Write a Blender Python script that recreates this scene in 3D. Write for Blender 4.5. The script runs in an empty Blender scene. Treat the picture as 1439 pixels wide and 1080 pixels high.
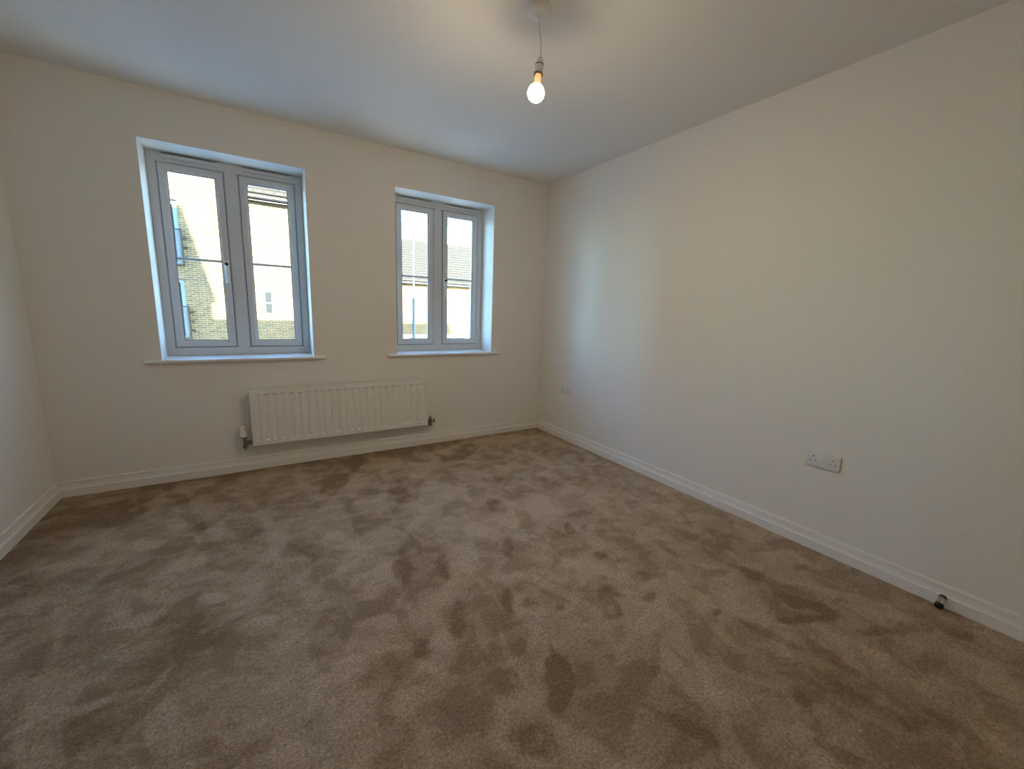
import bpy, bmesh, math, random
from mathutils import Vector, Matrix
import numpy as np

random.seed(4)
sc = bpy.context.scene
COL = sc.collection

# ------------------------------------------------------------------ camera
CAM_Z = 1.1943
RGT = Vector((0.84331, -0.53605, 0.03483))
YAW, PITCH, ROLL, FPX = 0.56623266, -0.17725330, 0.03539603, 569.17
cy_, sy_, cp_, sp_ = math.cos(YAW), math.sin(YAW), math.cos(PITCH), math.sin(PITCH)
fwd = Vector((sy_*cp_, cy_*cp_, sp_))
r0 = Vector((cy_, -sy_, 0)); u0 = r0.cross(fwd)
cr, sr = math.cos(ROLL), math.sin(ROLL)
rgt = r0*cr + u0*sr; upv = -r0*sr + u0*cr
cam_d = bpy.data.cameras.new('camera')
cam = bpy.data.objects.new('camera', cam_d); COL.objects.link(cam)
cam_d.sensor_fit = 'HORIZONTAL'; cam_d.sensor_width = 36.0
cam_d.lens = FPX/1439.0*36.0
cam_d.clip_start = 0.02; cam_d.clip_end = 300
m = Matrix((rgt, upv, -fwd)).transposed().to_4x4(); m.translation = (0, 0, CAM_Z)
cam.matrix_world = m
sc.camera = cam

# ------------------------------------------------------------------ sky, sun, exposure
SUN_T, SUN_E = 0.15, 0.364
w = bpy.data.worlds.new('sky_world'); sc.world = w; w.use_nodes = True
nt = w.node_tree; nt.nodes.clear()
sky = nt.nodes.new('ShaderNodeTexSky'); sky.sky_type = 'NISHITA'
sky.sun_disc = False
sky.sun_elevation = math.radians(19.8); sky.sun_rotation = math.pi - math.atan(SUN_T)
sky.air_density = 1.0; sky.dust_density = 0.6; sky.ozone_density = 1.5
bg = nt.nodes.new('ShaderNodeBackground'); bg.inputs[1].default_value = 3.6
wo = nt.nodes.new('ShaderNodeOutputWorld')
wb = nt.nodes.new('ShaderNodeMix'); wb.data_type = 'RGBA'; wb.blend_type = 'MULTIPLY'; wb.inputs[0].default_value = 1.0
wb.inputs[7].default_value = (0.70, 0.97, 1.22, 1)          # daylight seen at the lamp-balanced white point of the photograph
nt.links.new(sky.outputs[0], wb.inputs[6]); nt.links.new(wb.outputs[2], bg.inputs[0]); nt.links.new(bg.outputs[0], wo.inputs[0])
sun_d = bpy.data.lights.new('sun', 'SUN'); sun_d.energy = 75.0; sun_d.color = (1.0, 0.95, 0.86); sun_d.angle = 0.005
sun = bpy.data.objects.new('sun', sun_d); COL.objects.link(sun); sun.location = (3, -15, 12)
sun.rotation_euler = Vector((-SUN_T, 1.0, -SUN_E)).to_track_quat('-Z', 'Y').to_euler()
BULB = 640.0
sc.view_settings.view_transform = 'Standard'
try: sc.view_settings.look = 'None'
except Exception: pass
sc.view_settings.exposure = 0.0; sc.view_settings.gamma = 1.0
sc.view_settings.use_curve_mapping = False
sc.cycles.max_bounces = 16; sc.cycles.diffuse_bounces = 10; sc.cycles.transparent_max_bounces = 16
sc.cycles.use_denoising = True

# ------------------------------------------------------------------ materials
def mat(name, col, rough=0.5, metal=0.0, spec=0.5, bump=None, **kw):
    m = bpy.data.materials.new(name); m.use_nodes = True
    b = m.node_tree.nodes['Principled BSDF']
    b.inputs['Base Color'].default_value = (*col, 1); b.inputs['Roughness'].default_value = rough
    b.inputs['Metallic'].default_value = metal; b.inputs['Specular IOR Level'].default_value = spec
    if bump:
        scale, strength, dist = bump
        N = m.node_tree.nodes; L = m.node_tree.links
        tc = N.new('ShaderNodeTexCoord'); no = N.new('ShaderNodeTexNoise'); bp = N.new('ShaderNodeBump')
        no.inputs['Scale'].default_value = scale; no.inputs['Detail'].default_value = 4
        bp.inputs['Strength'].default_value = strength; bp.inputs['Distance'].default_value = dist
        L.new(tc.outputs['Object'], no.inputs['Vector']); L.new(no.outputs['Fac'], bp.inputs['Height'])
        L.new(bp.outputs[0], b.inputs['Normal'])
    return m

M = {}
M['wall'] = mat('wall_paint', (0.79, 0.765, 0.715), 0.62, spec=0.3, bump=(140, 0.12, 0.002))
M['ceiling'] = mat('ceiling_paint', (0.80, 0.785, 0.75), 0.8, spec=0.2, bump=(160, 0.1, 0.002))
M['gloss'] = mat('skirting_gloss', (0.80, 0.775, 0.735), 0.32, bump=(30, 0.03, 0.002))
M['upvc'] = mat('upvc_white', (0.61, 0.62, 0.63), 0.28)
M['gasket'] = mat('gasket_black', (0.03, 0.032, 0.035), 0.6)
M['rad'] = mat('radiator_enamel', (0.79, 0.775, 0.73), 0.35)
M['socket'] = mat('socket_plastic', (0.72, 0.69, 0.68), 0.35)
M['hole'] = mat('socket_slot', (0.02, 0.018, 0.018), 0.7)
M['chrome'] = mat('chrome', (0.55, 0.54, 0.53), 0.16, 1.0)
M['brass'] = mat('dull_nickel', (0.30, 0.28, 0.25), 0.3, 1.0)
M['rubber'] = mat('black_rubber', (0.015, 0.015, 0.018), 0.55)
M['brown'] = mat('cup_shadow_brown', (0.05, 0.03, 0.022), 0.4)  # dark tone stands for the stop's shadow on the skirting
M['white_plastic'] = mat('white_plastic', (0.80, 0.79, 0.77), 0.35)
M['grey_plastic'] = mat('grey_plastic', (0.33, 0.34, 0.35), 0.4)
M['dark_ring'] = mat('dark_ring', (0.05, 0.035, 0.03), 0.5)
M['rail'] = mat('railing_grey', (0.006, 0.0065, 0.007), 0.4)
M['tile'] = mat('roof_tile', (0.032, 0.025, 0.016), 0.8, bump=(9, 0.4, 0.02))
M['tile_far'] = mat('roof_tile_far', (0.030, 0.0235, 0.0155), 0.8, bump=(9, 0.4, 0.02))
M['gutter'] = mat('gutter_black', (0.012, 0.012, 0.012), 0.4)
M['door_blue'] = mat('door_pale_blue', (0.16, 0.20, 0.215), 0.3)
M['dark_glass'] = mat('dark_glass', (0.018, 0.02, 0.021), 0.35, spec=0.05)
M['asphalt'] = mat('concrete_paving', (0.52, 0.52, 0.50), 0.9, bump=(40, 0.5, 0.01))
M['galv'] = mat('galvanised', (0.42, 0.46, 0.50), 0.4, 0.6)
M['baluster'] = mat('baluster_grey', (0.06, 0.065, 0.07), 0.5)
M['post'] = mat('post_shaded_grey', (0.045, 0.055, 0.065), 0.5)  # lower column darkened: its shade is put into this colour
M['van'] = mat('van_white', (0.78, 0.82, 0.85), 0.2)
M['tyre'] = mat('tyre', (0.02, 0.02, 0.02), 0.8)

def emit(name, col, s):
    m = bpy.data.materials.new(name); m.use_nodes = True
    b = m.node_tree.nodes['Principled BSDF']
    b.inputs['Base Color'].default_value = (0.8, 0.78, 0.72, 1)
    b.inputs['Emission Color'].default_value = (*col, 1); b.inputs['Emission Strength'].default_value = s
    return m
M['bulb'] = emit('bulb_lit_dome', (1.0, 0.80, 0.51), BULB)
M['bulb_up'] = emit('bulb_upper_diffuser', (1.0, 0.66, 0.34), 13.0)
M['bulb_neck'] = emit('bulb_neck_glow', (1.0, 0.40, 0.09), 0.95)

def glass():
    m = bpy.data.materials.new('window_glass'); m.use_nodes = True
    N = m.node_tree.nodes; L = m.node_tree.links; N.clear()
    tr = N.new('ShaderNodeBsdfTransparent'); tr.inputs[0].default_value = (0.96, 0.98, 0.97, 1)
    gl = N.new('ShaderNodeBsdfGlossy'); gl.inputs['Roughness'].default_value = 0.02
    fc = N.new('ShaderNodeLayerWeight'); fc.inputs[0].default_value = 0.5      # Schlick reflectance, the same from both sides
    pw = N.new('ShaderNodeMath'); pw.operation = 'POWER'; pw.inputs[1].default_value = 5.0; L.new(fc.outputs['Facing'], pw.inputs[0])
    lw = N.new('ShaderNodeMath'); lw.operation = 'MULTIPLY_ADD'; lw.inputs[1].default_value = 0.48; lw.inputs[2].default_value = 0.02; L.new(pw.outputs[0], lw.inputs[0])
    mx = N.new('ShaderNodeMixShader'); o = N.new('ShaderNodeOutputMaterial')
    L.new(lw.outputs[0], mx.inputs[0]); L.new(tr.outputs[0], mx.inputs[1]); L.new(gl.outputs[0], mx.inputs[2]); L.new(mx.outputs[0], o.inputs[0])
    return m
M['glass'] = glass()

def brick():
    m = bpy.data.materials.new('buff_brick'); m.use_nodes = True
    N = m.node_tree.nodes; L = m.node_tree.links; b = N['Principled BSDF']
    tc = N.new('ShaderNodeTexCoord'); sp = N.new('ShaderNodeSeparateXYZ'); cb = N.new('ShaderNodeCombineXYZ'); ad = N.new('ShaderNodeMath')
    br = N.new('ShaderNodeTexBrick'); bp = N.new('ShaderNodeBump'); no = N.new('ShaderNodeTexNoise'); mx = N.new('ShaderNodeMix')
    mx.data_type = 'RGBA'; mx.blend_type = 'MULTIPLY'; mx.inputs[0].default_value = 0.6
    L.new(tc.outputs['Object'], sp.inputs[0]); L.new(sp.outputs[0], ad.inputs[0]); L.new(sp.outputs[1], ad.inputs[1])
    L.new(ad.outputs[0], cb.inputs[0]); L.new(sp.outputs[2], cb.inputs[1]); L.new(cb.outputs[0], br.inputs['Vector'])
    br.inputs['Color1'].default_value = (0.135, 0.078, 0.027, 1); br.inputs['Color2'].default_value = (0.072, 0.039, 0.012, 1)
    br.inputs['Mortar'].default_value = (0.23, 0.165, 0.090, 1)
    br.inputs['Scale'].default_value = 1.0; br.inputs['Brick Width'].default_value = 0.225; br.inputs['Row Height'].default_value = 0.075
    br.inputs['Mortar Size'].default_value = 0.011
    no.inputs['Scale'].default_value = 5; no.inputs['Detail'].default_value = 3
    L.new(cb.outputs[0], no.inputs['Vector'])
    cr = N.new('ShaderNodeValToRGB'); cr.color_ramp.elements[0].color = (0.7, 0.68, 0.62, 1); cr.color_ramp.elements[1].color = (1.15, 1.12, 1.05, 1)
    cr.color_ramp.elements[0].position = 0.35; cr.color_ramp.elements[1].position = 0.65
    L.new(no.outputs['Fac'], cr.inputs[0])
    L.new(br.outputs['Color'], mx.inputs[6]); L.new(cr.outputs[0], mx.inputs[7]); L.new(mx.outputs[2], b.inputs['Base Color'])
    L.new(br.outputs['Fac'], bp.inputs['Height']); bp.inputs['Distance'].default_value = -0.008; L.new(bp.outputs[0], b.inputs['Normal'])
    b.inputs['Roughness'].default_value = 0.85
    return m
M['brick'] = brick()

def carpet():
    m = bpy.data.materials.new('beige_carpet'); m.use_nodes = True
    N = m.node_tree.nodes; L = m.node_tree.links; b = N['Principled BSDF']
    tc = N.new('ShaderNodeTexCoord'); P = tc.outputs['Object']
    def noise(scale, detail=3, rough=0.55, dist=0.0, stretch=None, rot=0.0):
        v = P
        if stretch:
            mp = N.new('ShaderNodeMapping'); mp.inputs['Scale'].default_value = stretch; mp.inputs['Rotation'].default_value = (0, 0, rot)
            L.new(P, mp.inputs[0]); v = mp.outputs[0]
        n = N.new('ShaderNodeTexNoise'); n.inputs['Scale'].default_value = scale; n.inputs['Detail'].default_value = detail
        n.inputs['Roughness'].default_value = rough; n.inputs['Distortion'].default_value = dist
        L.new(v, n.inputs['Vector']); return n.outputs['Fac']
    def ramp(f, a, c):
        r = N.new('ShaderNodeMapRange'); r.interpolation_type = 'SMOOTHSTEP'
        r.inputs['From Min'].default_value = a; r.inputs['From Max'].default_value = c; L.new(f, r.inputs['Value']); return r.outputs[0]
    def math_(op, a, c):
        n = N.new('ShaderNodeMath'); n.operation = op
        for i, x in enumerate((a, c)):
            if isinstance(x, (int, float)): n.inputs[i].default_value = x
            else: L.new(x, n.inputs[i])
        return n.outputs[0]
    at = N.new('ShaderNodeAttribute'); at.attribute_name = 'pile_falloff'
    big = ramp(noise(1.5, 2, 0.5, 0.5), 0.34, 0.66)
    mid = ramp(noise(4.5, 4, 0.55, 0.8, (1.0, 0.65, 1), 0.5), 0.44, 0.56)
    sml = ramp(noise(11, 4, 0.6, 0.6, (0.7, 1.0, 1), -0.6), 0.45, 0.58)
    s = math_('ADD', math_('MULTIPLY', big, 0.24), math_('MULTIPLY', mid, 0.36))
    s = math_('ADD', s, math_('MULTIPLY', sml, 0.28))
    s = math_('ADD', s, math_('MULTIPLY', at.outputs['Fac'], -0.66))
    s = math_('ADD', s, 0.14)
    grain = noise(260, 3, 0.7); fine = noise(105, 2, 0.6)
    rp = N.new('ShaderNodeValToRGB'); e = rp.color_ramp.elements
    e[0].position = 0.0; e[0].color = (0.25, 0.163, 0.082, 1); e[1].position = 1.0; e[1].color = (0.60, 0.465, 0.325, 1)
    x = e.new(0.5); x.color = (0.44, 0.322, 0.205, 1)
    L.new(s, rp.inputs[0])
    g = N.new('ShaderNodeMapRange'); g.inputs['From Min'].default_value = 0.3; g.inputs['From Max'].default_value = 0.7
    g.inputs['To Min'].default_value = 0.38; g.inputs['To Max'].default_value = 1.66; L.new(math_('ADD', math_('MULTIPLY', grain, 0.5), math_('MULTIPLY', fine, 0.5)), g.inputs['Value'])
    mx = N.new('ShaderNodeMix'); mx.data_type = 'RGBA'; mx.blend_type = 'MULTIPLY'; mx.inputs[0].default_value = 1
    L.new(rp.outputs[0], mx.inputs[6]); L.new(g.outputs[0], mx.inputs[7]); L.new(mx.outputs[2], b.inputs['Base Color'])
    bp = N.new('ShaderNodeBump'); bp.inputs['Strength'].default_value = 0.9; bp.inputs['Distance'].default_value = 0.010
    L.new(math_('ADD', fine, grain), bp.inputs['Height']); L.new(bp.outputs[0], b.inputs['Normal'])
    b.inputs['Roughness'].default_value = 0.95; b.inputs['Specular IOR Level'].default_value = 0.1
    b.inputs['Sheen Weight'].default_value = 0.25; b.inputs['Sheen Roughness'].default_value = 0.5
    b.inputs['Sheen Tint'].default_value = (0.9, 0.8, 0.65, 1)
    return m
M['carpet'] = carpet()

# ------------------------------------------------------------------ helpers
def box(bm, x0, x1, y0, y1, z0, z1):
    vs = [bm.verts.new(p) for p in ((x0,y0,z0),(x1,y0,z0),(x1,y1,z0),(x0,y1,z0),(x0,y0,z1),(x1,y0,z1),(x1,y1,z1),(x0,y1,z1))]
    fs = [bm.faces.new([vs[i] for i in q]) for q in ((0,3,2,1),(4,5,6,7),(0,1,5,4),(1,2,6,5),(2,3,7,6),(3,0,4,7))]
    return vs, fs
def bbox(bm, x0, x1, y0, y1, z0, z1, bev=0.003, seg=2):
    t = bmesh.new(); box(t, x0, x1, y0, y1, z0, z1)
    bmesh.ops.bevel(t, geom=list(t.edges), offset=bev, segments=seg, affect='EDGES', profile=0.5)
    me = bpy.data.meshes.new('tmp'); t.to_mesh(me); t.free(); bm.from_mesh(me); bpy.data.meshes.remove(me)
def lathe(bm, prof, n=32, mtx=None, close=True):
    """prof: list of (r, z) from one end to the other, about the z axis"""
    mtx = mtx or Matrix(); rings = []
    for r, z in prof:
        if r < 1e-6: rings.append([bm.verts.new(mtx @ Vector((0, 0, z)))])
        else: rings.append([bm.verts.new(mtx @ Vector((r*math.cos(2*math.pi*i/n), r*math.sin(2*math.pi*i/n), z))) for i in range(n)])
    for a, c in zip(rings, rings[1:]):
        for i in range(n):
            j = (i+1) % n
            q = [a[i % len(a)], a[j % len(a)], c[j % len(c)], c[i % len(c)]]
            u = []
            for v in q:
                if v not in u: u.append(v)
            if len(u) > 2: bm.faces.new(u)
    if close:
        for rg in (rings[0], rings[-1]):
            if len(rg) > 2: bm.faces.new(rg)
    bmesh.ops.recalc_face_normals(bm, faces=list(bm.faces))
def tube(bm, pts, r, n=12):
    pts = [Vector(p) for p in pts]; rings = []
    for i, p in enumerate(pts):
        d = (pts[min(i+1, len(pts)-1)] - pts[max(i-1, 0)]).normalized()
        a = d.orthogonal().normalized() if i == 0 else (ax - d*ax.dot(d)).normalized()
        ax = a; c = d.cross(a)
        rings.append([bm.verts.new(p + (a*math.cos(2*math.pi*k/n) + c*math.sin(2*math.pi*k/n))*r) for k in range(n)])
    for a, c in zip(rings, rings[1:]):
        for k in range(n): bm.faces.new((a[k], a[(k+1) % n], c[(k+1) % n], c[k]))
    bm.faces.new(rings[0]); bm.faces.new(rings[-1])
    bmesh.ops.recalc_face_normals(bm, faces=list(bm.faces))
def extrude_profile(bm, prof, path_a, path_b, out):
    """prof [(offset outward, z)], swept from a to b; out = horizontal outward dir"""
    out = Vector(out); A = [bm.verts.new(Vector(path_a) + out*o + Vector((0,0,z))) for o, z in prof]
    B = [bm.verts.new(Vector(path_b) + out*o + Vector((0,0,z))) for o, z in prof]
    n = len(prof)
    for i in range(n): bm.faces.new((A[i], A[(i+1) % n], B[(i+1) % n], B[i]))
    bm.faces.new(A); bm.faces.new(B)
    bmesh.ops.recalc_face_normals(bm, faces=list(bm.faces))
def obj(name, bm, material, parent=None, smooth=False, loc=None):
    me = bpy.data.meshes.new(name); bm.to_mesh(me); bm.free()
    me.materials.append(material)
    if smooth:
        me.polygons.foreach_set('use_smooth', [True]*len(me.polygons))
        try: me.set_sharp_from_angle(angle=math.radians(40))
        except Exception: pass
    o = bpy.data.objects.new(name, me); COL.objects.link(o)
    if parent: o.parent = parent
    if loc: o.location = loc
    return o
def thing(name, label, cat, loc=(0,0,0), rot=(0,0,0)):
    o = bpy.data.objects.new(name, None); COL.objects.link(o); o.location = loc; o.rotation_euler = rot
    o.empty_display_size = 0.05
    o['label'] = label; o['category'] = cat
    return o
def struct(o): o['kind'] = 'structure'; return o

# ------------------------------------------------------------------ room shell
D, XR, XL, YF, H = 3.360, 2.467, -1.068, -0.42, 2.40
T = 0.34                                           # wall thickness
W1 = (-0.516, 0.3615, 0.816, 2.122)                # window openings x0 x1 z0 z1
W2 = (0.9925, 1.8850, 0.816, 2.122)

# back wall with two openings, one mesh
bm = bmesh.new()
xs = [XL-T, W1[0], W1[1], W2[0], W2[1], XR+T]; zs = [-0.3, W1[2], W1[3], H+0.25]
holes = {(1, 1), (3, 1)}
def grid_wall(bm, xs, zs, holes, y0, y1):
    V = {}
    def v(i, k, y):
        if (i, k, y) not in V: V[(i, k, y)] = bm.verts.new((xs[i], y, zs[k]))
        return V[(i, k, y)]
    nx, nz = len(xs)-1, len(zs)-1
    solid = lambda i, k: 0 <= i < nx and 0 <= k < nz and (i, k) not in holes
    for i in range(nx):
        for k in range(nz):
            if not solid(i, k): continue
            bm.faces.new((v(i,k,y0), v(i+1,k,y0), v(i+1,k+1,y0), v(i,k+1,y0)))
            bm.faces.new((v(i,k,y1), v(i,k+1,y1), v(i+1,k+1,y1), v(i+1,k,y1)))
            if not solid(i-1, k): bm.faces.new((v(i,k,y0), v(i,k+1,y0), v(i,k+1,y1), v(i,k,y1)))
            if not solid(i+1, k): bm.faces.new((v(i+1,k,y0), v(i+1,k,y1), v(i+1,k+1,y1), v(i+1,k+1,y0)))
            if not solid(i, k-1): bm.faces.new((v(i,k,y0), v(i,k,y1), v(i+1,k,y1), v(i+1,k,y0)))
            if not solid(i, k+1): bm.faces.new((v(i,k+1,y0), v(i+1,k+1,y0), v(i+1,k+1,y1), v(i,k+1,y1)))
    bmesh.ops.recalc_face_normals(bm, faces=list(bm.faces))
grid_wall(bm, xs, zs, holes, D, D+T)
struct(obj('wall_back', bm, M['wall']))
bm = bmesh.new(); box(bm, XR, XR+T, YF-T, D, -0.3, H+0.25); struct(obj('wall_right', bm, M['wall']))
bm = bmesh.new(); box(bm, XL-T, XL, YF-T, D, -0.3, H+0.25); struct(obj('wall_left', bm, M['wall']))
bm = bmesh.new(); box(bm, XL, XR, YF-T, YF, -0.3, H+0.25); struct(obj('wall_front', bm, M['wall']))
bm = bmesh.new(); box(bm, XL, XR, YF, D, H, H+0.25); struct(obj('ceiling', bm, M['ceiling']))

# carpet floor: fine grid, pile brushed and trodden down (dents have real depth)
STROKES = [(0.775,0.864,-0.069,-0.093,-0.036,0.019,1.0),(0.826,0.972,-0.007,-0.038,-0.014,-0.001,0.8),(1.375,0.993,0.027,-0.016,-0.033,-0.027,0.8),(1.549,0.787,0.021,-0.012,-0.02,-0.012,0.9),(1.941,0.849,0.044,-0.034,-0.046,-0.022,0.7),(2.232,0.749,0.057,-0.023,-0.025,-0.012,0.7),(1.933,0.607,0.041,-0.091,-0.039,-0.01,0.8),(1.828,0.577,0.134,-0.069,-0.018,-0.008,0.7),(2.112,0.55,0.006,-0.026,-0.025,-0.005,0.7),(2.086,0.365,0.146,-0.066,-0.056,-0.017,0.7),(1.211,1.081,-0.084,-0.106,-0.045,0.013,0.6),(0.988,1.134,0.018,-0.01,-0.015,-0.019,0.6),(0.823,1.276,-0.03,-0.066,-0.026,0.007,0.6),(0.894,1.211,0.039,-0.022,-0.021,-0.03,0.5),(1.139,0.77,-0.07,-0.059,-0.016,0.009,0.5),(1.471,1.233,0.028,-0.016,-0.022,-0.021,0.6),(1.41,1.314,0.029,-0.016,-0.022,-0.022,0.6),(1.156,1.356,-0.039,-0.062,-0.032,0.008,0.4),(1.449,1.107,0.044,-0.025,-0.025,-0.021,0.5),(1.81,0.935,0.062,-0.034,-0.031,-0.019,0.5),(0.589,0.749,0.049,-0.059,-0.035,-0.024,0.7),(1.374,0.38,-0.037,-0.043,-0.041,0.006,0.5),(1.324,0.285,0.028,-0.057,-0.028,-0.003,0.6),(0.688,1.636,-0.039,-0.109,-0.028,0.011,0.6),(0.519,1.712,-0.026,-0.128,-0.04,0.009,0.5),(1.378,2.395,0.069,-0.036,-0.03,-0.054,0.6),(1.441,3.021,0.228,0.089,-0.046,-0.14,0.6),(1.024,1.599,-0.032,-0.077,-0.027,0.002,0.5),(1.193,2.047,0.039,-0.021,-0.045,-0.08,0.5),(1.427,1.601,-0.03,-0.055,-0.03,-0.001,0.8),(1.511,1.564,0.022,-0.012,-0.026,-0.029,0.6),(-0.413,2.845,0.161,-0.477,-0.019,-0.051,0.6),(-0.772,2.972,0.188,0.03,0.044,-0.161,0.8),(-0.315,3.386,0.342,-0.007,0.012,-0.116,0.7),(0.455,2.945,0.157,0.221,0.013,-0.134,0.6),(1.143,3.251,0.404,0.006,-0.031,-0.104,0.6),(0.6,3.184,0.058,0.223,0.038,-0.046,0.6),(2.262,0.163,0.036,-0.108,-0.078,-0.004,0.6),(1.623,0.57,0.056,-0.165,-0.022,-0.005,0.5),(1.002,0.56,0.038,-0.092,-0.025,-0.006,0.45),(1.129,0.934,-0.071,-0.076,-0.021,0.009,0.4),(-0.168,2.665,0.129,-0.347,-0.041,-0.13,0.5),(-0.411,1.739,0.27,-0.068,0.039,-0.155,0.45),(-0.827,2.324,0.17,-0.005,0.044,-0.122,0.5),(0.151,2.154,0.035,-0.254,-0.059,-0.04,0.4),(0.704,2.407,-0.063,-0.349,-0.067,-0.007,0.4),(0.607,1.318,-0.033,-0.106,-0.038,0.011,0.4),(0.415,1.192,0.095,0.049,0.012,-0.045,0.4),(1.653,0.285,0.092,-0.163,-0.109,-0.013,0.4),(-0.519,2.48,0.055,-0.01,0.011,-0.054,-0.8),(-0.665,3.04,0.035,-0.019,0.018,-0.098,-0.5),(-0.268,2.453,0.056,0.024,0.014,-0.072,-0.8),(-0.344,2.211,0.065,-0.009,0.01,-0.059,-0.7),(-0.216,1.889,0.044,-0.025,0.002,-0.035,-0.8),(0.562,2.406,0.127,-0.011,-0.022,-0.129,-0.6),(0.372,1.995,0.039,-0.061,-0.016,-0.038,-0.6),(0.281,2.121,0.039,-0.06,-0.019,-0.054,-0.5),(0.431,1.718,-0.012,-0.073,-0.054,0.012,-0.5),(-0.456,1.881,0.063,-0.014,0.012,-0.047,-0.4),(-0.45,1.499,0.096,-0.014,0.007,-0.019,-0.6),(-0.633,1.509,0.024,0.014,0.008,-0.014,-0.7),(0.169,1.253,0.084,-0.005,0.005,-0.065,-0.4),(0.479,1.155,0.039,-0.05,-0.067,-0.082,-0.5),(1.679,1.889,0.335,-0.05,-0.111,-0.155,-0.5),(1.052,1.822,-0.058,-0.13,-0.16,0.028,-0.4),(1.249,1.273,0.12,-0.067,-0.087,-0.096,-0.4),(1.211,0.601,0.096,-0.087,-0.081,-0.038,-0.3),(-0.034,1.641,0.046,-0.026,-0.001,-0.033,-0.6),(1.702,2.424,0.408,-0.108,-0.086,-0.137,-0.4),(0.802,1.586,0.03,-0.03,-0.082,-0.13,-0.4),(-0.55,0.75,0.55,0.0,0.0,0.75,0.22),(-0.75,1.7,0.45,0.0,0.0,0.7,0.18)]  # last two broad strokes paint the light falloff at the left into the carpet
NX, NY = 354, 378
gx = np.linspace(XL, XR, NX+1); gy = np.linspace(YF, D, NY+1)
GX, GY = np.meshgrid(gx, gy)
def vnoise(x, y, s, seed):
    r = np.random.RandomState(seed).rand(256, 256)
    x = x*s + 50; y = y*s + 50; xi = np.floor(x).astype(int); yi = np.floor(y).astype(int)
    fx = x-xi; fy = y-yi; fx = fx*fx*(3-2*fx); fy = fy*fy*(3-2*fy)
    g = lambda a, b: r[a % 256, b % 256]
    return (g(xi,yi)*(1-fx)+g(xi+1,yi)*fx)*(1-fy) + (g(xi,yi+1)*(1-fx)+g(xi+1,yi+1)*fx)*fy
wx = (vnoise(GX, GY, 14, 1)-.5)*0.045 + (vnoise(GX, GY, 35, 2)-.5)*0.02
wy = (vnoise(GX, GY, 14, 3)-.5)*0.045 + (vnoise(GX, GY, 35, 4)-.5)*0.02
pile_falloff = np.zeros_like(GX); dent = np.zeros_like(GX)
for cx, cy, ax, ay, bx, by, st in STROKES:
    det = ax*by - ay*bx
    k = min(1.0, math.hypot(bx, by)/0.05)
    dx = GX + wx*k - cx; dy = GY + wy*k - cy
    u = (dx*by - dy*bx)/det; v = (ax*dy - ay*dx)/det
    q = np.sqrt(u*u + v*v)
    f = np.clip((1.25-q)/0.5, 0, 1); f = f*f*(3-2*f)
    pile_falloff += f*st
    if st > 0: dent = np.maximum(dent, f*st)
# carpet darker along the foot of the back and left walls
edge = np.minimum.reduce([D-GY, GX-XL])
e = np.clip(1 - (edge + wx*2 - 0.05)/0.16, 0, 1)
pile_falloff += 0.45*e*e*(3-2*e)
Z = -0.0035*dent + (vnoise(GX, GY, 60, 7)-.5)*0.002
verts = np.stack([GX, GY, Z], -1).reshape(-1, 3)
ii = np.arange(NY)[:, None]*(NX+1) + np.arange(NX)[None, :]
faces = np.stack([ii, ii+1, ii+NX+2, ii+NX+1], -1).reshape(-1, 4)
me = bpy.data.meshes.new('floor'); me.from_pydata(verts.tolist(), [], faces.tolist())
a = me.attributes.new('pile_falloff', 'FLOAT', 'POINT'); a.data.foreach_set('value', pile_falloff.reshape(-1).astype(np.float32))
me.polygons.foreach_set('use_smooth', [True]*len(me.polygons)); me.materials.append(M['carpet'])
fl = bpy.data.objects.new('floor', me); COL.objects.link(fl); struct(fl)
bm = bmesh.new(); box(bm, XL-T, XR+T, YF-T, D+T, -0.6, -0.3); struct(obj('trim_1', bm, M['ceiling']))

# skirting boards
SK = [(0, -0.02), (0.018, -0.02), (0.018, 0.0475), (0.0170, 0.0505), (0.0150, 0.0515), (0.0128, 0.0530), (0.0116, 0.058), (0.0102, 0.066), (0.0095, 0.0765),
      (0.0095, 0.0808), (0.0045, 0.0820), (0.0045, 0.0846), (0.0095, 0.0858), (0.0092, 0.0905), (0.0075, 0.0938), (0.0045, 0.0950), (0, 0.0950)]
bm = bmesh.new(); extrude_profile(bm, SK, (XL, D, 0), (XR, D, 0), (0, -1, 0)); struct(obj('baseboard_back', bm, M['gloss']))
bm = bmesh.new(); extrude_profile(bm, SK, (XR, YF, 0), (XR, D, 0), (-1, 0, 0)); struct(obj('baseboard_right', bm, M['gloss']))
bm = bmesh.new(); extrude_profile(bm, SK, (XL, YF, 0), (XL, D, 0), (1, 0, 0)); struct(obj('baseboard_left', bm, M['gloss']))
bm = bmesh.new(); extrude_profile(bm, SK, (XL, YF, 0), (XR, YF, 0), (0, 1, 0)); struct(obj('baseboard_front', bm, M['gloss']))

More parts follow.
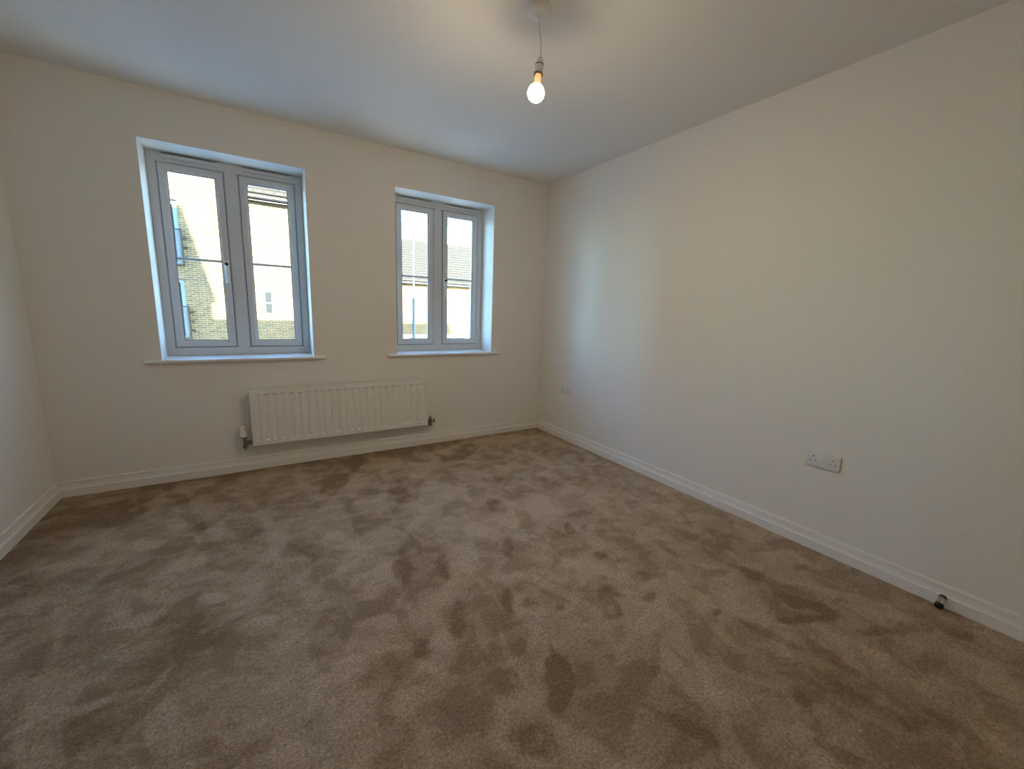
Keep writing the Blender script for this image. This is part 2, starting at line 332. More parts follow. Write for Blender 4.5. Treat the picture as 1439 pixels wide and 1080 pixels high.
# ------------------------------------------------------------------ windows
YW = D + 0.220                                     # room-side plane of the frames
def bar(bm, a, b, prof, nrm_axis):
    pass
def ring(bm, outer, inner, y0, y1, ch=0.0, chd=0.0, splay=0.0):
    """rectangular frame; room-side face at y0, back at y1; inner edge chamfered by ch (in plane) and chd (deep)"""
    def loop(r, y): x0, x1, z0, z1 = r; return [bm.verts.new(p) for p in ((x0,y,z0),(x1,y,z0),(x1,y,z1),(x0,y,z1))]
    ins = (inner[0]-ch, inner[1]+ch, inner[2]-ch, inner[3]+ch)
    ob = 0.003
    out_in = (outer[0]+ob, outer[1]-ob, outer[2]+ob, outer[3]-ob)
    L = [loop(outer, y1), loop(outer, y0+ob), loop(out_in, y0), loop(ins, y0)]
    if ch: L.append(loop(inner, y0+chd))
    if splay: L.append(loop(inner, 0.5*y0+0.5*y1))
    L.append(loop((inner[0]-splay, inner[1]+splay, inner[2]-splay, inner[3]+splay), y1))
    n = len(L)
    for a, c in zip(L, L[1:] + L[:1]):
        for i in range(4): bm.faces.new((a[i], a[(i+1) % 4], c[(i+1) % 4], c[i]))
    bmesh.ops.recalc_face_normals(bm, faces=list(bm.faces))

def make_window(name, W, sashes, mull, handle, board_x):
    root = struct(bpy.data.objects.new(name, None)); COL.objects.link(root); root.location = ((W[0]+W[1])/2, YW, W[2])
    root.empty_display_size = 0.1
    ox, oz = root.location.x, root.location.z
    R_ = lambda r: (r[0]-ox, r[1]-ox, r[2]-oz, r[3]-oz)
    G = 0.0035
    # frame members: two jambs, head, cill, all with a small chamfer toward the sash
    so = [(s[0], s[1], 0.8771, 2.0573) for s in sashes]
    bm = bmesh.new()
    ring(bm, R_((W[0], W[1], W[2], W[3])), R_((so[0][0]-G, so[1][1]+G, 0.8771-G, 2.0573+G)), 0, 0.07, 0.007, 0.006)
    obj('window_frame', bm, M['upvc'], root)
    bm = bmesh.new()
    x0, x1 = so[0][1]+G-ox, so[1][0]-G-ox; z0, z1 = 0.8771-G-oz, 2.0573+G-oz
    c = 0.008
    prof = [(x0, 0.07), (x0, 0.006), (x0+c, 0), (x1-c, 0), (x1, 0.006), (x1, 0.07)]
    A = [bm.verts.new((px, py, z0-(0.0 if 0 < i < 5 else 0))) for i, (px, py) in enumerate(prof)]; B = [bm.verts.new((px, py, z1)) for px, py in prof]
    for i in range(6): bm.faces.new((A[i], A[(i+1) % 6], B[(i+1) % 6], B[i]))
    bm.faces.new(A); bm.faces.new(B)
    # pointed weld toes where the mullion meets head and cill
    for zz, sgn in ((z0, -1), (z1, 1)):
        t = [bm.verts.new(p) for p in ((x0+c, -0.0012, zz), (x1-c, -0.0012, zz), ((x0+x1)/2, -0.0012, zz+sgn*0.03), (x0+c, 0.002, zz), (x1-c, 0.002, zz), ((x0+x1)/2, 0.002, zz+sgn*0.03))]
        for q in ((0,1,2), (3,5,4), (0,2,5,3), (1,4,5,2), (0,3,4,1)): bm.faces.new([t[i] for i in q])
    bmesh.ops.recalc_face_normals(bm, faces=list(bm.faces))
    obj('mullion', bm, M['upvc'], root)
    for si, s in enumerate(so):
        bm = bmesh.new()                              # dark gasket in the gap round the sash
        ring(bm, R_((s[0]-G, s[1]+G, s[2]-G, s[3]+G)), R_((s[0]+0.004, s[1]-0.004, s[2]+0.004, s[3]-0.004)), 0.004, 0.03)
        gk = obj('gasket', bm, M['gasket'], root)
        b = 0.046
        inner = (s[0]+b, s[1]-b, s[2]+b, s[3]-b)
        bm = bmesh.new()
        ring(bm, R_(s), R_(inner), -0.004, 0.06, 0.014, 0.007, 0.012)
        sash = obj('sash', bm, M['upvc'], root); sash['label'] = 'opening white casement' if si == handle[0] else 'white casement without a handle'
        bm = bmesh.new()                              # thin black seal where the glass meets the bead
        ring(bm, R_((inner[0]-0.001, inner[1]+0.001, inner[2]-0.001, inner[3]+0.001)), R_((inner[0]+0.003, inner[1]-0.003, inner[2]+0.003, inner[3]-0.003)), 0.0038, 0.0075)
        obj('glazing_seal', bm, M['gasket'], sash)
        bm = bmesh.new(); r = R_(inner); box(bm, r[0]+0.0005, r[1]-0.0005, 0.008, 0.012, r[2]+0.0005, r[3]-0.0005)
        obj('pane', bm, M['glass'], sash)
        bm = bmesh.new(); bbox(bm, r[0]+0.0005, r[1]-0.0005, 0.0135, 0.0185, 1.4702-0.0085-oz, 1.4702+0.0085-oz, 0.002, 1)
        obj('glazing_bar', bm, M['upvc'], sash)
        bm = bmesh.new(); box(bm, r[0]+0.0005, r[1]-0.0005, 0.0202, 0.0242, r[2]+0.0005, r[3]-0.0005)
        obj('pane', bm, M['glass'], sash)
        # trickle vent on the frame head
        cx = (s[0]+s[1])/2 - ox; half = 0.150
        tv = bmesh.new(); bbox(tv, cx-half, cx+half, -0.019, -0.0002, 2.085-oz, 2.109-oz, 0.006, 3)
        v = obj('trickle_vent', tv, M['upvc'], root, smooth=True)
        sl = bmesh.new(); box(sl, cx-half+0.006, cx+half-0.006, -0.0165, -0.003, 2.1085-oz, 2.1125-oz)  # dark strip put in for the frame head's shadow above the vent
        obj('vent_shadow_strip', sl, M['gasket'], v)
        if si == handle[0]:
            hx = handle[1]-ox; hz = 1.442-oz
            bm = bmesh.new(); bbox(bm, hx-0.013, hx+0.013, -0.016, -0.004, hz-0.035, hz+0.035, 0.004, 2)
            bbox(bm, hx-0.010, hx+0.010, -0.030, -0.014, hz-0.012, hz+0.020, 0.005, 3)
            h = obj('handle', bm, M['white_plastic'], sash, smooth=True)
            bm = bmesh.new()
            pts = [(hx, -0.034, hz+0.012), (hx, -0.036, hz-0.01), (hx, -0.034, hz-0.04), (hx, -0.030, hz-0.08), (hx, -0.030, hz-0.118)]
            tube(bm, pts, 0.0075, 12)
            for vv in bm.verts: vv.co.x = hx + (vv.co.x-hx)*1.2
            obj('lever', bm, M['white_plastic'], sash, smooth=True)
            bm = bmesh.new(); lathe(bm, [(0, 0.012), (0.0095, 0.012), (0.0115, 0.009), (0.0115, 0)], 16, Matrix.Translation((hx, -0.042, hz+0.010)) @ Matrix.Rotation(math.pi/2, 4, 'X'))
            obj('lock_button', bm, M['rubber'], sash, smooth=True)['label'] = 'black lock button'
    # window board with rounded nose
    bm = bmesh.new()
    t = 0.021; zt = W[2] - oz; yf = (D-0.032) - YW
    prof = [(0.0, zt-t), (yf+0.008, zt-t), (yf+0.003, zt-t+0.002), (yf, zt-t+0.006), (yf, zt-0.007), (yf+0.003, zt-0.002), (yf+0.008, zt), (0.0, zt)]
    yb = D-0.0002-YW
    # overhanging nose across the wall
    def slab(xa, xb, pr):
        A = [bm.verts.new((xa, py, pz)) for py, pz in pr]; B = [bm.verts.new((xb, py, pz)) for py, pz in pr]
        n = len(pr)
        for i in range(n): bm.faces.new((A[i], A[(i+1) % n], B[(i+1) % n], B[i]))
        bm.faces.new(A); bm.faces.new(B)
    slab(board_x[0]-ox, board_x[1]-ox, [(yb if py == 0.0 else py, pz) for py, pz in prof])
    slab(W[0]+0.0003-ox, W[1]-0.0003-ox, [(yb, zt+0.0004), (0.0, zt+0.0004), (0.0, zt-0.0), (yb, zt-0.0)])
    bmesh.ops.recalc_face_normals(bm, faces=list(bm.faces))
    obj('window_board', bm, M['gloss'], root)
    return root
make_window('window_1', W1, [(-0.4641, -0.1209), (-0.0305, 0.3077)], None, (0, -0.1391), (-0.597, 0.4345))
make_window('window_2', W2, [(1.0623, 1.3914), (1.4828, 1.8271)], None, (1, 1.4985), (0.911, 1.9555))

# ------------------------------------------------------------------ radiator
RX0, RX1, RZ0, RZ1 = -0.066, 1.2235, 0.199, 0.601
RYF = D - 0.090                                    # front face
rad = thing('radiator', 'long white ribbed panel radiator on the wall below the windows', 'radiator', ((RX0+RX1)/2, D, RZ0))
ox, oy, oz = rad.location
bm = bmesh.new()
NF = 24; pitch = (RX1-RX0-0.036)/NF; cw = 0.0165      # half width of a channel
# front sheet: columns of x, rows of z, with recessed channels
xs_ = [RX0+0.003]; dep = [0]
for i in range(NF):
    c = RX0 + 0.018 + (i+0.5)*pitch
    xs_ += [c-cw, c-cw+0.011, c+cw-0.011, c+cw]; dep += [0, 1, 1, 0]
xs_.append(RX1-0.003); dep.append(0)
zs_ = [RZ0+0.003, RZ0+0.029, RZ0+0.043, RZ0+0.052, RZ1-0.044, RZ1-0.0385, RZ1-0.0325, RZ1-0.003]; zd = [0, 0, 0.0135, 0.0060, 0.0060, 0.0150, 0, 0]
V = [[bm.verts.new((x-ox, RYF + dep[i]*zd[k] - oy, z-oz)) for k, z in enumerate(zs_)] for i, x in enumerate(xs_)]
for i in range(len(xs_)-1):
    for k in range(len(zs_)-1): bm.faces.new((V[i][k], V[i+1][k], V[i+1][k+1], V[i][k+1]))
# rolled border joining to the back sheet
def rloop(ins, y): return [bm.verts.new(p) for p in ((RX0+ins-ox, y-oy, RZ0+ins-oz), (RX1-ins-ox, y-oy, RZ0+ins-oz), (RX1-ins-ox, y-oy, RZ1-ins-oz), (RX0+ins-ox, y-oy, RZ1-ins-oz))]
lps = [rloop(0.003, RYF+0.0003), rloop(0.0027, RYF-0.0015), rloop(0.0010, RYF-0.0015), rloop(0, RYF+0.001), rloop(0, RYF+0.010), rloop(0.004, RYF+0.013), rloop(0.004, RYF+0.050), rloop(0.010, RYF+0.052)]
for a, c in zip(lps, lps[1:]):
    for i in range(4): bm.faces.new((a[i], a[(i+1) % 4], c[(i+1) % 4], c[i]))
bm.faces.new(lps[-1])
bmesh.ops.recalc_face_normals(bm, faces=list(bm.faces))
obj('radiator_panel', bm, M['rad'], rad)
bm = bmesh.new()                                   # pressed seam line around the border
def seam(x0, x1, z0, z1): box(bm, x0-ox, x1-ox, RYF-0.0012-oy, RYF+0.001-oy, z0-oz, z1-oz)
seam(RX0+0.012, RX1-0.012, RZ0+0.0125, RZ0+0.0145); seam(RX0+0.012, RX0+0.0135, RZ0+0.0125, RZ1-0.012); seam(RX1-0.0135, RX1-0.012, RZ0+0.0125, RZ1-0.012)
obj('border_seam', bm, M['rad'], rad)
for bx in (RX0+0.18, RX1-0.18):
    bm = bmesh.new(); bbox(bm, bx-0.02-ox, bx+0.02-ox, D-0.0385-oy, D-0.0005-oy, RZ0+0.05-oz, RZ1-0.05-oz, 0.003, 1)
    obj('wall_bracket', bm, M['rad'], rad)
bm = bmesh.new()                                   # convector fins behind the front sheet, seen from below as a dark gap
for i in range(40):
    fx = RX0+0.05+i*(RX1-RX0-0.1)/39
    box(bm, fx-0.001-ox, fx+0.001-ox, D-0.0378-oy, D-0.018-oy, RZ0+0.03-oz, RZ1-0.03-oz)
obj('convector_fins', bm, M['rad'], rad)['kind'] = 'stuff'
# thermostatic valve at the left end
vy = D-0.058
valve = None
bm = bmesh.new(); lx, lz = -0.112, 0.213
tube(bm, [(lx-ox, vy-oy, lz-0.022-oz), (lx-ox, vy-oy, lz+0.052-oz)], 0.0125, 14)
lathe(bm, [(0.017, 0), (0.017, 0.016)], 6, Matrix.Translation((lx-ox, vy-oy, lz+0.036-oz)))
lathe(bm, [(0.0165, 0), (0.0165, 0.014)], 6, Matrix.Translation((lx-ox, vy-oy, lz-0.026-oz)))
tube(bm, [(lx-ox, vy-oy, lz+0.006-oz), (RX0+0.006-ox, vy-oy, lz+0.006-oz)], 0.0115, 14)
lathe(bm, [(0.018, 0), (0.018, 0.018)], 6, Matrix.Translation((lx+0.017-ox, vy-oy, lz+0.006-oz)) @ Matrix.Rotation(math.pi/2, 4, 'Y'))
obj('valve_body', bm, M['brass'], rad, smooth=True)
bm = bmesh.new(); lathe(bm, [(0.013, 0), (0.0195, 0.004), (0.0205, 0.010), (0.0205, 0.016), (0.0185, 0.020), (0.0185, 0.066), (0.0165, 0.074), (0.010, 0.078), (0, 0.0785)], 24, Matrix.Translation((lx-0.006-ox, vy-oy, 0.264-oz)))
hd = obj('thermostat_head', bm, M['white_plastic'], rad, smooth=True); hd['label'] = 'white thermostatic valve head'
bm = bmesh.new(); box(bm, lx+0.001-ox, lx+0.009-ox, vy-0.0198-oy, vy-0.016-oy, 0.318-oz, 0.332-oz)
obj('dial_mark', bm, M['grey_plastic'], hd)
bm = bmesh.new(); lathe(bm, [(0.0208, 0.0), (0.0208, 0.005)], 24, Matrix.Translation((lx-0.006-ox, vy-oy, 0.262-oz)))
obj('dial_ring', bm, M['grey_plastic'], hd)
bm = bmesh.new(); tube(bm, [(lx-ox, vy-oy, lz-0.020-oz), (lx-ox, vy+0.004-oy, lz-0.034-oz), (lx-ox, vy+0.018-oy, lz-0.040-oz), (lx-ox, D-0.001-oy, lz-0.040-oz)], 0.0075, 12)
obj('pipe', bm, M['chrome'], rad, smooth=True)
# lockshield valve at the right end
bm = bmesh.new(); lx = 1.258; lz = 0.213
tube(bm, [(lx-ox, vy-oy, lz-0.022-oz), (lx-ox, vy-oy, lz+0.030-oz)], 0.0125, 14)
lathe(bm, [(0.0165, 0), (0.0165, 0.014)], 6, Matrix.Translation((lx-ox, vy-oy, lz-0.026-oz)))
lathe(bm, [(0.0145, 0), (0.0145, 0.022), (0.0075, 0.024), (0.0075, 0.042), (0, 0.043)], 16, Matrix.Translation((lx-ox, vy-oy, lz+0.012-oz)))
tube(bm, [(lx-ox, vy-oy, lz+0.004-oz), (RX1-0.006-ox, vy-oy, lz+0.004-oz)], 0.0115, 14)
lathe(bm, [(0.018, 0), (0.018, 0.016)], 6, Matrix.Translation((lx-0.031-ox, vy-oy, lz+0.004-oz)) @ Matrix.Rotation(math.pi/2, 4, 'Y'))
obj('lockshield_valve', bm, M['brass'], rad, smooth=True)
bm = bmesh.new(); tube(bm, [(lx+0.010-ox, vy-oy, lz+0.006-oz), (lx+0.032-ox, vy-oy, lz+0.010-oz)], 0.006, 10)
tube(bm, [(lx+0.034-ox, vy-oy, lz-0.008-oz), (lx+0.034-ox, vy-oy, lz+0.028-oz)], 0.0065, 10)
obj('drain_tap', bm, M['brass'], rad, smooth=True)
bm = bmesh.new(); tube(bm, [(lx-ox, vy-oy, lz-0.020-oz), (lx-ox, vy+0.004-oy, lz-0.034-oz), (lx-ox, vy+0.018-oy, lz-0.040-oz), (lx-ox, D-0.001-oy, lz-0.040-oz)], 0.0075, 12)
obj('pipe', bm, M['chrome'], rad, smooth=True)

# ------------------------------------------------------------------ pendant light
PX, PY = 1.047, 1.546
pend = thing('pendant_light', 'bare lit light bulb hanging on a white flex from the ceiling', 'light', (PX, PY, H))
bm = bmesh.new(); lathe(bm, [(0.051, -0.0003), (0.051, -0.006), (0.0495, -0.012), (0.046, -0.024), (0.042, -0.028), (0.030, -0.031), (0.009, -0.033), (0.008, -0.040), (0.0045, -0.041), (0, -0.041)], 40)
obj('ceiling_rose', bm, M['white_plastic'], pend, smooth=True)
tilt = math.radians(6.5); top = Vector((0.0185, 0, -0.171))
TM = Matrix.Translation(top) @ Matrix.Rotation(tilt, 4, 'Y') @ Matrix.Rotation(math.pi, 4, 'X')   # local +z points down the holder
ax_dir = (TM.to_3x3() @ Vector((0, 0, 1)))
bm = bmesh.new()
p0, p1, p2, p3 = Vector((0.001, 0, -0.036)), Vector((0.006, 0, -0.08)), top - ax_dir*0.045, top + ax_dir*0.006
pts = [(p0*(1-t)**3 + p1*3*t*(1-t)**2 + p2*3*t*t*(1-t) + p3*t**3) for t in [i/14 for i in range(15)]]
tube(bm, pts, 0.0032, 10); obj('flex', bm, M['white_plastic'], pend, smooth=True)
bm = bmesh.new(); lathe(bm, [(0, 0.0), (0.006, 0.0), (0.0085, 0.003), (0.013, 0.014), (0.0165, 0.027), (0.0168, 0.030), (0.0158, 0.0305), (0.0158, 0.0325), (0.0172, 0.033), (0.0172, 0.064), (0.0165, 0.066), (0.0135, 0.066), (0, 0.060)], 28, TM)
lh = obj('lamp_holder', bm, M['white_plastic'], pend, smooth=True)
for z0, z1, rr in ((0.0290, 0.0340, 0.0182), (0.0640, 0.0705, 0.0192)):
    bm = bmesh.new(); lathe(bm, [(rr-0.0015, z0), (rr, z0+0.0012), (rr, z1-0.0012), (rr-0.0015, z1)], 28, TM); obj('holder_ring', bm, M['dark_ring'], lh, smooth=True)
# bulb: neck, upper diffuser, lit dome
GR, GC = 0.0345, 0.1385
bm = bmesh.new(); lathe(bm, [(0.0125, 0.066), (0.0126, 0.078), (0.0133, 0.092), (0.0148, 0.102), (0.0172, 0.1086)], 32, TM)
nk = obj('light_bulb', bm, M['bulb_neck'], pend, smooth=True); nk['label'] = 'glowing round light bulb'
bm = bmesh.new()
A0 = math.radians(84)
a1 = math.acos((GC-0.1086)/GR)
angs = [math.pi - a1 + (A0-(math.pi-a1))*i/10 for i in range(11)]      # polar angle measured from the nadir
lathe(bm, [(GR*math.sin(a), GC + GR*math.cos(a)) for a in angs], 40, TM, close=False); obj('bulb_diffuser', bm, M['bulb_up'], nk, smooth=True)
bm = bmesh.new(); lathe(bm, [(GR*math.sin(A0*(1-i/12)), GC + GR*math.cos(A0*(1-i/12))) for i in range(13)], 40, TM, close=False); obj('bulb_dome', bm, M['bulb'], nk, smooth=True)

# ------------------------------------------------------------------ sockets on the right wall
def make_socket(label, y, z):
    t = thing('double_socket', label, 'socket', (XR, y, z), (0, 0, 0))
    w2, h2 = 0.0745, 0.0425
    bm = bmesh.new(); bbox(bm, -0.0095, -0.0002, -w2, w2, -h2, h2, 0.0028, 3); fp = obj('face_plate', bm, M['socket'], t, smooth=True)
    for s in (-1, 1):
        bm = bmesh.new(); bbox(bm, -0.0135, -0.009, s*0.0085-0.0055, s*0.0085+0.0055, 0.004, 0.022, 0.0015, 2)
        for v in bm.verts:
            if v.co.x < -0.012 and v.co.z < 0.013: v.co.x += 0.002
        obj('switch', bm, M['white_plastic'], t, smooth=True)
        cy0 = s*0.044
        for (py, pz, a, c) in ((0, 0.0125, 0.0022, 0.0042), (-0.0112, -0.0095, 0.0042, 0.0020), (0.0112, -0.0095, 0.0042, 0.0020)):
            bm = bmesh.new(); box(bm, -0.0098, -0.0085, cy0+py-a, cy0+py+a, pz-c, pz+c); obj('pin_slot', bm, M['hole'], fp)
    return t
make_socket('white double socket on the right wall, nearer the camera', 0.826, 0.4885)
make_socket('white double socket on the right wall, near the window corner', 2.920, 0.4825)

# ------------------------------------------------------------------ door stop on the right skirting
ds = thing('door_stop', 'small chrome door stop with a black rubber tip on the right skirting', 'door stop', (XR-0.018, 0.312, 0.043))
RY = Matrix.Rotation(math.radians(-118), 4, 'Y')     # local +z -> out of the skirting, drooping a little
bm = bmesh.new(); lathe(bm, [(0.0125, -0.004), (0.0135, 0.002), (0.0135, 0.008), (0.011, 0.011)], 24, RY); obj('base_cup', bm, M['brown'], ds, smooth=True)['label'] = 'base cup darkened for the shadow beside it'
bm = bmesh.new(); lathe(bm, [(0.0105, 0.009), (0.0135, 0.012), (0.0135, 0.040), (0.0125, 0.042)], 24, RY); obj('shaft', bm, M['chrome'], ds, smooth=True)['label'] = 'chrome shaft'
bm = bmesh.new(); lathe(bm, [(0.0130, 0.0405), (0.0150, 0.043), (0.0150, 0.052), (0.0125, 0.057), (0.006, 0.058), (0, 0.058)], 24, RY); obj('rubber_tip', bm, M['rubber'], ds, smooth=True)['label'] = 'black rubber tip'

# ------------------------------------------------------------------ outside: street and houses opposite
GZ = -2.75
bm = bmesh.new(); box(bm, -60, 70, D+T+0.02, 60, GZ-0.3, GZ); struct(obj('street_ground', bm, M['asphalt']))

def prism_roof(bm, x0, x1, ye, yr, ze, zr, yb=None, th=0.18):
    """two-slope roof: front eave (ye, ze), ridge (yr, zr), back eave mirrored"""
    yb = 2*yr-ye if yb is None else yb
    P = [(ye, ze), (yr, zr), (yb, ze), (yb, ze-th), (yr, zr-th*1.3), (ye, ze-th)]
    A = [bm.verts.new((x0, y, z)) for y, z in P]; B = [bm.verts.new((x1, y, z)) for y, z in P]
    for i in range(6): bm.faces.new((A[i], A[(i+1) % 6], B[(i+1) % 6], B[i]))
    for r in (A, B): bm.faces.new((r[0], r[1], r[4], r[5])); bm.faces.new((r[1], r[2], r[3], r[4]))
    bmesh.ops.recalc_face_normals(bm, faces=list(bm.faces))
def gable_body(bm, x0, x1, y0, y1, z0, ze, zr):
    P = [(y0, z0), (y1, z0), (y1, ze), ((y0+y1)/2, zr), (y0, ze)]
    A = [bm.verts.new((x0, y, z)) for y, z in P]; B = [bm.verts.new((x1, y, z)) for y, z in P]
    for i in range(5): bm.faces.new((A[i], A[(i+1) % 5], B[(i+1) % 5], B[i]))
    bm.faces.new(A); bm.faces.new(B); bmesh.ops.recalc_face_normals(bm, faces=list(bm.faces))
def tiles(name, x0, x1, ye, yr, ze, zr, material, parent, gauge=0.30, width=0.33):
    """overlapping courses of single tiles on the front slope"""
    dy, dz = yr-ye, zr-ze; Ls = math.hypot(dy, dz); uy, uz = dy/Ls, dz/Ls; ny, nz = -uz, uy
    vs, fs = [], []
    for c in range(int(Ls/gauge)):
        s0, s1 = c*gauge, (c+1)*gauge + 0.04
        nx = int((x1-x0)/width)
        for i in range(nx):
            a = x0 + (i + 0.5*(c % 2))*width; b = a + width - 0.012; j = random.uniform(0, 0.008); k = len(vs)
            for x in (a, b):
                for s, h in ((s0, 0.055+j), (s0, 0.02), (s1, 0.012+j)):
                    vs.append((x, ye+uy*s+ny*h, ze+uz*s+nz*h))
            fs += [(k, k+2, k+5, k+3), (k, k+3, k+4, k+1), (k, k+1, k+2), (k+3, k+5, k+4)]
    me = bpy.data.meshes.new(name); me.from_pydata(vs, [], fs); me.materials.append(material)
    o = bpy.data.objects.new(name, me); COL.objects.link(o); o.parent = parent; o['kind'] = 'stuff'; return o

# apartment block across the street (seen through the left casement)
YA = 19.0
ab = thing('apartment_block', 'buff brick apartment block with railed balcony doors across the street, outside the left window', 'building', (-6, YA, GZ))
OX, OY, OZ = ab.location
bm = bmesh.new()
dx0, dx1 = -3.30, -2.05
grid_wall(bm, [-11-OX, dx0-OX, dx1-OX, -0.40-OX], [0, -0.20-OZ, 1.95-OZ, 2.47-OZ, 4.62-OZ, 9-OZ], {(1, 1), (1, 3)}, 0, 0.30)
obj('wall', bm, M['brick'], ab)
bm = bmesh.new(); box(bm, -11-OX, -0.45-OX, 0.31, 8, 0, 8.9-OZ); obj('building_core', bm, M['gutter'], ab)
for z0, rz0, rz1 in ((-0.20, -0.17, 0.97), (2.47, 2.42, 3.63)):
    bm = bmesh.new(); box(bm, dx0+0.002-OX, dx1-0.002-OX, 0.10, 0.16, z0+0.002-OZ, z0+2.148-OZ)
    d = obj('balcony_door', bm, M['door_blue'], ab)
    for px in (dx0+0.08, dx0+0.66):
        bm = bmesh.new(); box(bm, px-OX, px+0.46-OX, 0.09, 0.099, z0+0.10-OZ, z0+2.02-OZ); obj('door_pane', bm, M['dark_glass'], d)
    bm = bmesh.new()
    ra, rb = dx0-0.12-OX, -1.965-OX; yq = -0.10
    for zz in (rz0, rz1): box(bm, ra, rb, yq-0.02, yq+0.02, zz-0.02-OZ, zz+0.02-OZ)
    for xx in (ra, rb-0.04): box(bm, xx, xx+0.04, yq-0.02, yq+0.02, rz0-OZ, rz1-OZ)
    rl = obj('balcony_railing', bm, M['rail'], ab)
    for i in range(1, 15):
        bm = bmesh.new(); xx = ra + (rb-ra)*i/15; box(bm, xx-0.006, xx+0.006, yq-0.006, yq+0.006, rz0+0.02-OZ, rz1-0.02-OZ); obj('baluster', bm, M['baluster'], rl)
    for zz in (rz0+0.28, rz0+0.62, rz0+0.95):
        bm = bmesh.new(); box(bm, rb-0.03, rb+0.11, -0.075, -0.001, zz-0.025-OZ, zz+0.025-OZ); obj('railing_bracket', bm, M['rail'], rl)

# terraced house joined on its right
ho = thing('brick_house', 'buff brick house with a tiled roof and small white window, outside the left window', 'house', (1.8, YA, GZ))
OX, OY, OZ = ho.location
bm = bmesh.new()
wx0, wx1, wz0, wz1 = 0.36, 0.70, 0.76, 1.70
grid_wall(bm, [-0.395-OX, wx0-OX, wx1-OX, 4.2-OX], [0, wz0-OZ, wz1-OZ, 5.0-OZ], {(1, 1)}, 0, 0.28)
obj('wall', bm, M['brick'], ho)
bm = bmesh.new(); box(bm, -0.39-OX, 4.1-OX, 0.285, 7.2, 0, 4.95-OZ); obj('building_core', bm, M['gutter'], ho)
bm = bmesh.new(); ring(bm, (wx0-OX, wx1-OX, wz0-OZ, wz1-OZ), (wx0+0.05-OX, wx1-0.06-OX, wz0+0.05-OZ, wz1-0.06-OZ), 0.03, 0.12)
box(bm, wx0+0.05-OX, wx1-0.06-OX, 0.035, 0.10, 1.185-OZ, 1.225-OZ)
fr = obj('window', bm, M['upvc'], ho)
for a, c in ((wz0+0.05, 1.185), (1.225, wz1-0.06)):
    bm = bmesh.new(); box(bm, wx0+0.0502-OX, wx1-0.0602-OX, 0.055, 0.065, a+0.0002-OZ, c-0.0002-OZ); obj('pane', bm, M['dark_glass'], fr)
bm = bmesh.new(); prism_roof(bm, -0.39-OX, 4.4-OX, -0.30, 3.7, 5.16-OZ, 8.6-OZ); obj('roof', bm, M['tile'], ho)
tiles('roof_tiles', -0.38-OX, 3.6-OX, -0.34, 2.4, 5.18-OZ, 7.54-OZ, M['tile'], ho)
bm = bmesh.new(); tube(bm, [(-0.38-OX, -0.36, 5.06-OZ), (4.3-OX, -0.36, 5.06-OZ)], 0.07, 10); obj('gutter', bm, M['gutter'], ho)
bm = bmesh.new(); box(bm, -0.38-OX, 4.3-OX, -0.28, -0.001, 4.94-OZ, 4.97-OZ); obj('soffit', bm, M['gutter'], ho)

# house further down the street (seen through the right window)
YB = 28.0
hb = thing('terraced_house', 'long house with a pale tiled roof further off, outside the right window', 'house', (14, YB, GZ))
OX, OY, OZ = hb.location
bm = bmesh.new(); box(bm, 5-OX, 30-OX, 0, 7.0, 0, 2.9-OZ); obj('wall', bm, M['brick'], hb)
bm = bmesh.new(); prism_roof(bm, 4.6-OX, 30.4-OX, -0.25, 3.5, 2.98-OZ, 6.25-OZ); obj('roof', bm, M['tile_far'], hb)
tiles('roof_tiles', 5.5-OX, 18-OX, -0.30, 3.45, 3.00-OZ, 6.23-OZ, M['tile_far'], hb)
bm = bmesh.new(); tube(bm, [(4.7-OX, -0.34, 2.90-OZ), (30.3-OX, -0.34, 2.90-OZ)], 0.08, 10); obj('gutter', bm, M['gutter'], hb)
bm = bmesh.new()
for i in range(40):
    xx = 5.5 + i*0.45 - OX; bbox(bm, xx, xx+0.44, 3.36, 3.64, 6.16-OZ, 6.30-OZ, 0.04, 1)
obj('ridge_tiles', bm, M['tile_far'], hb)['kind'] = 'stuff'

# lamp post and van in the street
lp = thing('lamp_post', 'slim grey street lamp post in front of the far house, outside the right window', 'lamp post', (6.76, 20.0, GZ))
bm = bmesh.new(); lathe(bm, [(0.075, 0), (0.075, 4.35), (0.060, 4.45)], 16); obj('base_column', bm, M['post'], lp, smooth=True)
bm = bmesh.new(); lathe(bm, [(0.038, 4.40), (0.036, 9.0), (0, 9.0)], 14); pc = obj('upper_column', bm, M['galv'], lp, smooth=True)
bm = bmesh.new(); bbox(bm, -0.09, 0.09, -0.62, 0.06, 9.0, 9.10, 0.03, 2); obj('lantern', bm, M['galv'], lp)

van = thing('van', 'white van parked beyond the lamp post, only its roof showing', 'van', (8.85, 21.2, GZ))
bm = bmesh.new()
S = [(-2.45, 0.45), (-2.45, 2.35), (-2.30, 2.52), (0.95, 2.52), (1.35, 2.36), (1.95, 1.42), (2.45, 1.18), (2.55, 0.80), (2.50, 0.42)]
A = [bm.verts.new((x, -0.95 if z < 1.4 else -0.86, z)) for x, z in S]; B = [bm.verts.new((x, 0.95 if z < 1.4 else 0.86, z)) for x, z in S]
n = len(S)
for i in range(n): bm.faces.new((A[i], A[(i+1) % n], B[(i+1) % n], B[i]))
bm.faces.new(A); bm.faces.new(B)
bmesh.ops.recalc_face_normals(bm, faces=list(bm.faces))
bmesh.ops.bevel(bm, geom=[e for e in bm.edges], offset=0.05, segments=2, affect='EDGES')
obj('body', bm, M['van'], van, smooth=True)
bm = bmesh.new()
q = [(1.42, -0.80, 2.28), (1.95, -0.82, 1.48), (1.95, 0.82, 1.48), (1.42, 0.80, 2.28)]
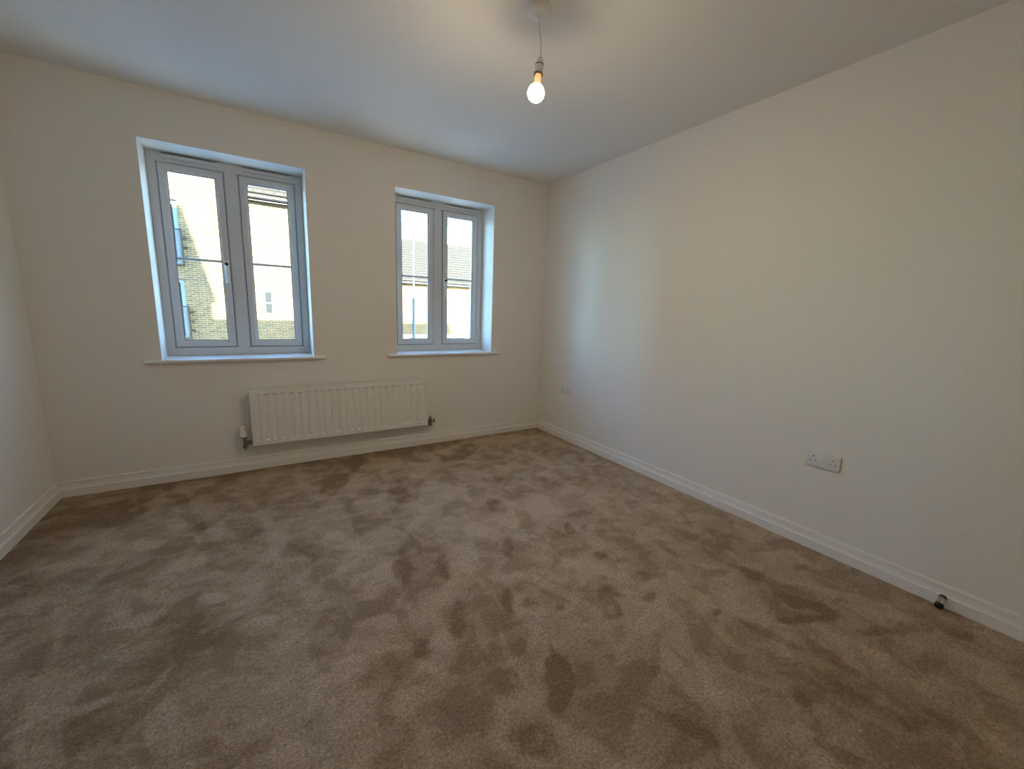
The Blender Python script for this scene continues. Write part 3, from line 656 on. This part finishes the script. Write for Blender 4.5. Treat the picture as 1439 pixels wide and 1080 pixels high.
fr_ = [bm.verts.new((x+0.03, y, z+0.03)) for x, y, z in q]; bk = [bm.verts.new((x-0.02, y, z-0.02)) for x, y, z in q]
bm.faces.new(fr_); bm.faces.new(bk)
for i in range(4): bm.faces.new((fr_[i], fr_[(i+1) % 4], bk[(i+1) % 4], bk[i]))
bmesh.ops.recalc_face_normals(bm, faces=list(bm.faces)); obj('windscreen', bm, M['dark_glass'], van)
for yy in (-1.0, 0.97):
    for xx in (-1.55, 1.65):
        bm = bmesh.new(); lathe(bm, [(0.2, -0.10), (0.34, -0.09), (0.34, 0.09), (0.2, 0.10)], 20, Matrix.Translation((xx, yy*0.9, 0.34)) @ Matrix.Rotation(math.pi/2, 4, 'X')); obj('wheel', bm, M['tyre'], van, smooth=True)
for yy in (-0.875, 0.865):
    bm = bmesh.new(); box(bm, -2.2, 0.9, yy-0.02, yy+0.02, 2.43, 2.46); obj('roof_trim', bm, M['gutter'], van)

# this house's own roof and two taller houses behind the camera: they throw the shade on the walls opposite
bm = bmesh.new(); prism_roof(bm, -14, 16, 3.95, -1.35, 2.95, 7.95); struct(obj('own_roof_unseen', bm, M['tile']))
def back_house(name, x0, x1, ye, ze, run, pitch):
    zr = ze + run*pitch; yr = ye - run
    t = struct(bpy.data.objects.new(name, None)); COL.objects.link(t); t.location = ((x0+x1)/2, yr, GZ); OX, OY, OZ = t.location
    bm = bmesh.new(); gable_body(bm, x0+0.12-OX, x1-0.12-OX, ye-2*run+0.15-OY, ye-0.15-OY, 0, ze-0.1-OZ, zr-0.3-OZ); obj('wall', bm, M['brick'], t)
    bm = bmesh.new(); prism_roof(bm, x0-OX, x1-OX, ye-OY, 0, ze-OZ, zr-OZ); obj('roof', bm, M['tile'], t)
# eave tip / ridge placed from the sun direction and the shade edges seen opposite
ye1 = -8.0; d1 = YA-ye1
back_house('unseen_house_1', -12, -1.163+d1*SUN_T, ye1, 1.285+d1*SUN_E, 5.0, SUN_E+4.25*SUN_T)
run2 = 5.0; p2 = SUN_E+3.9*SUN_T; yr2 = -13.0; d2 = YB-yr2; zr2 = 0.2+d2*SUN_E
back_house('unseen_house_2', 10.5, 12.14+d2*SUN_T, yr2+run2, zr2-run2*p2, run2, p2)
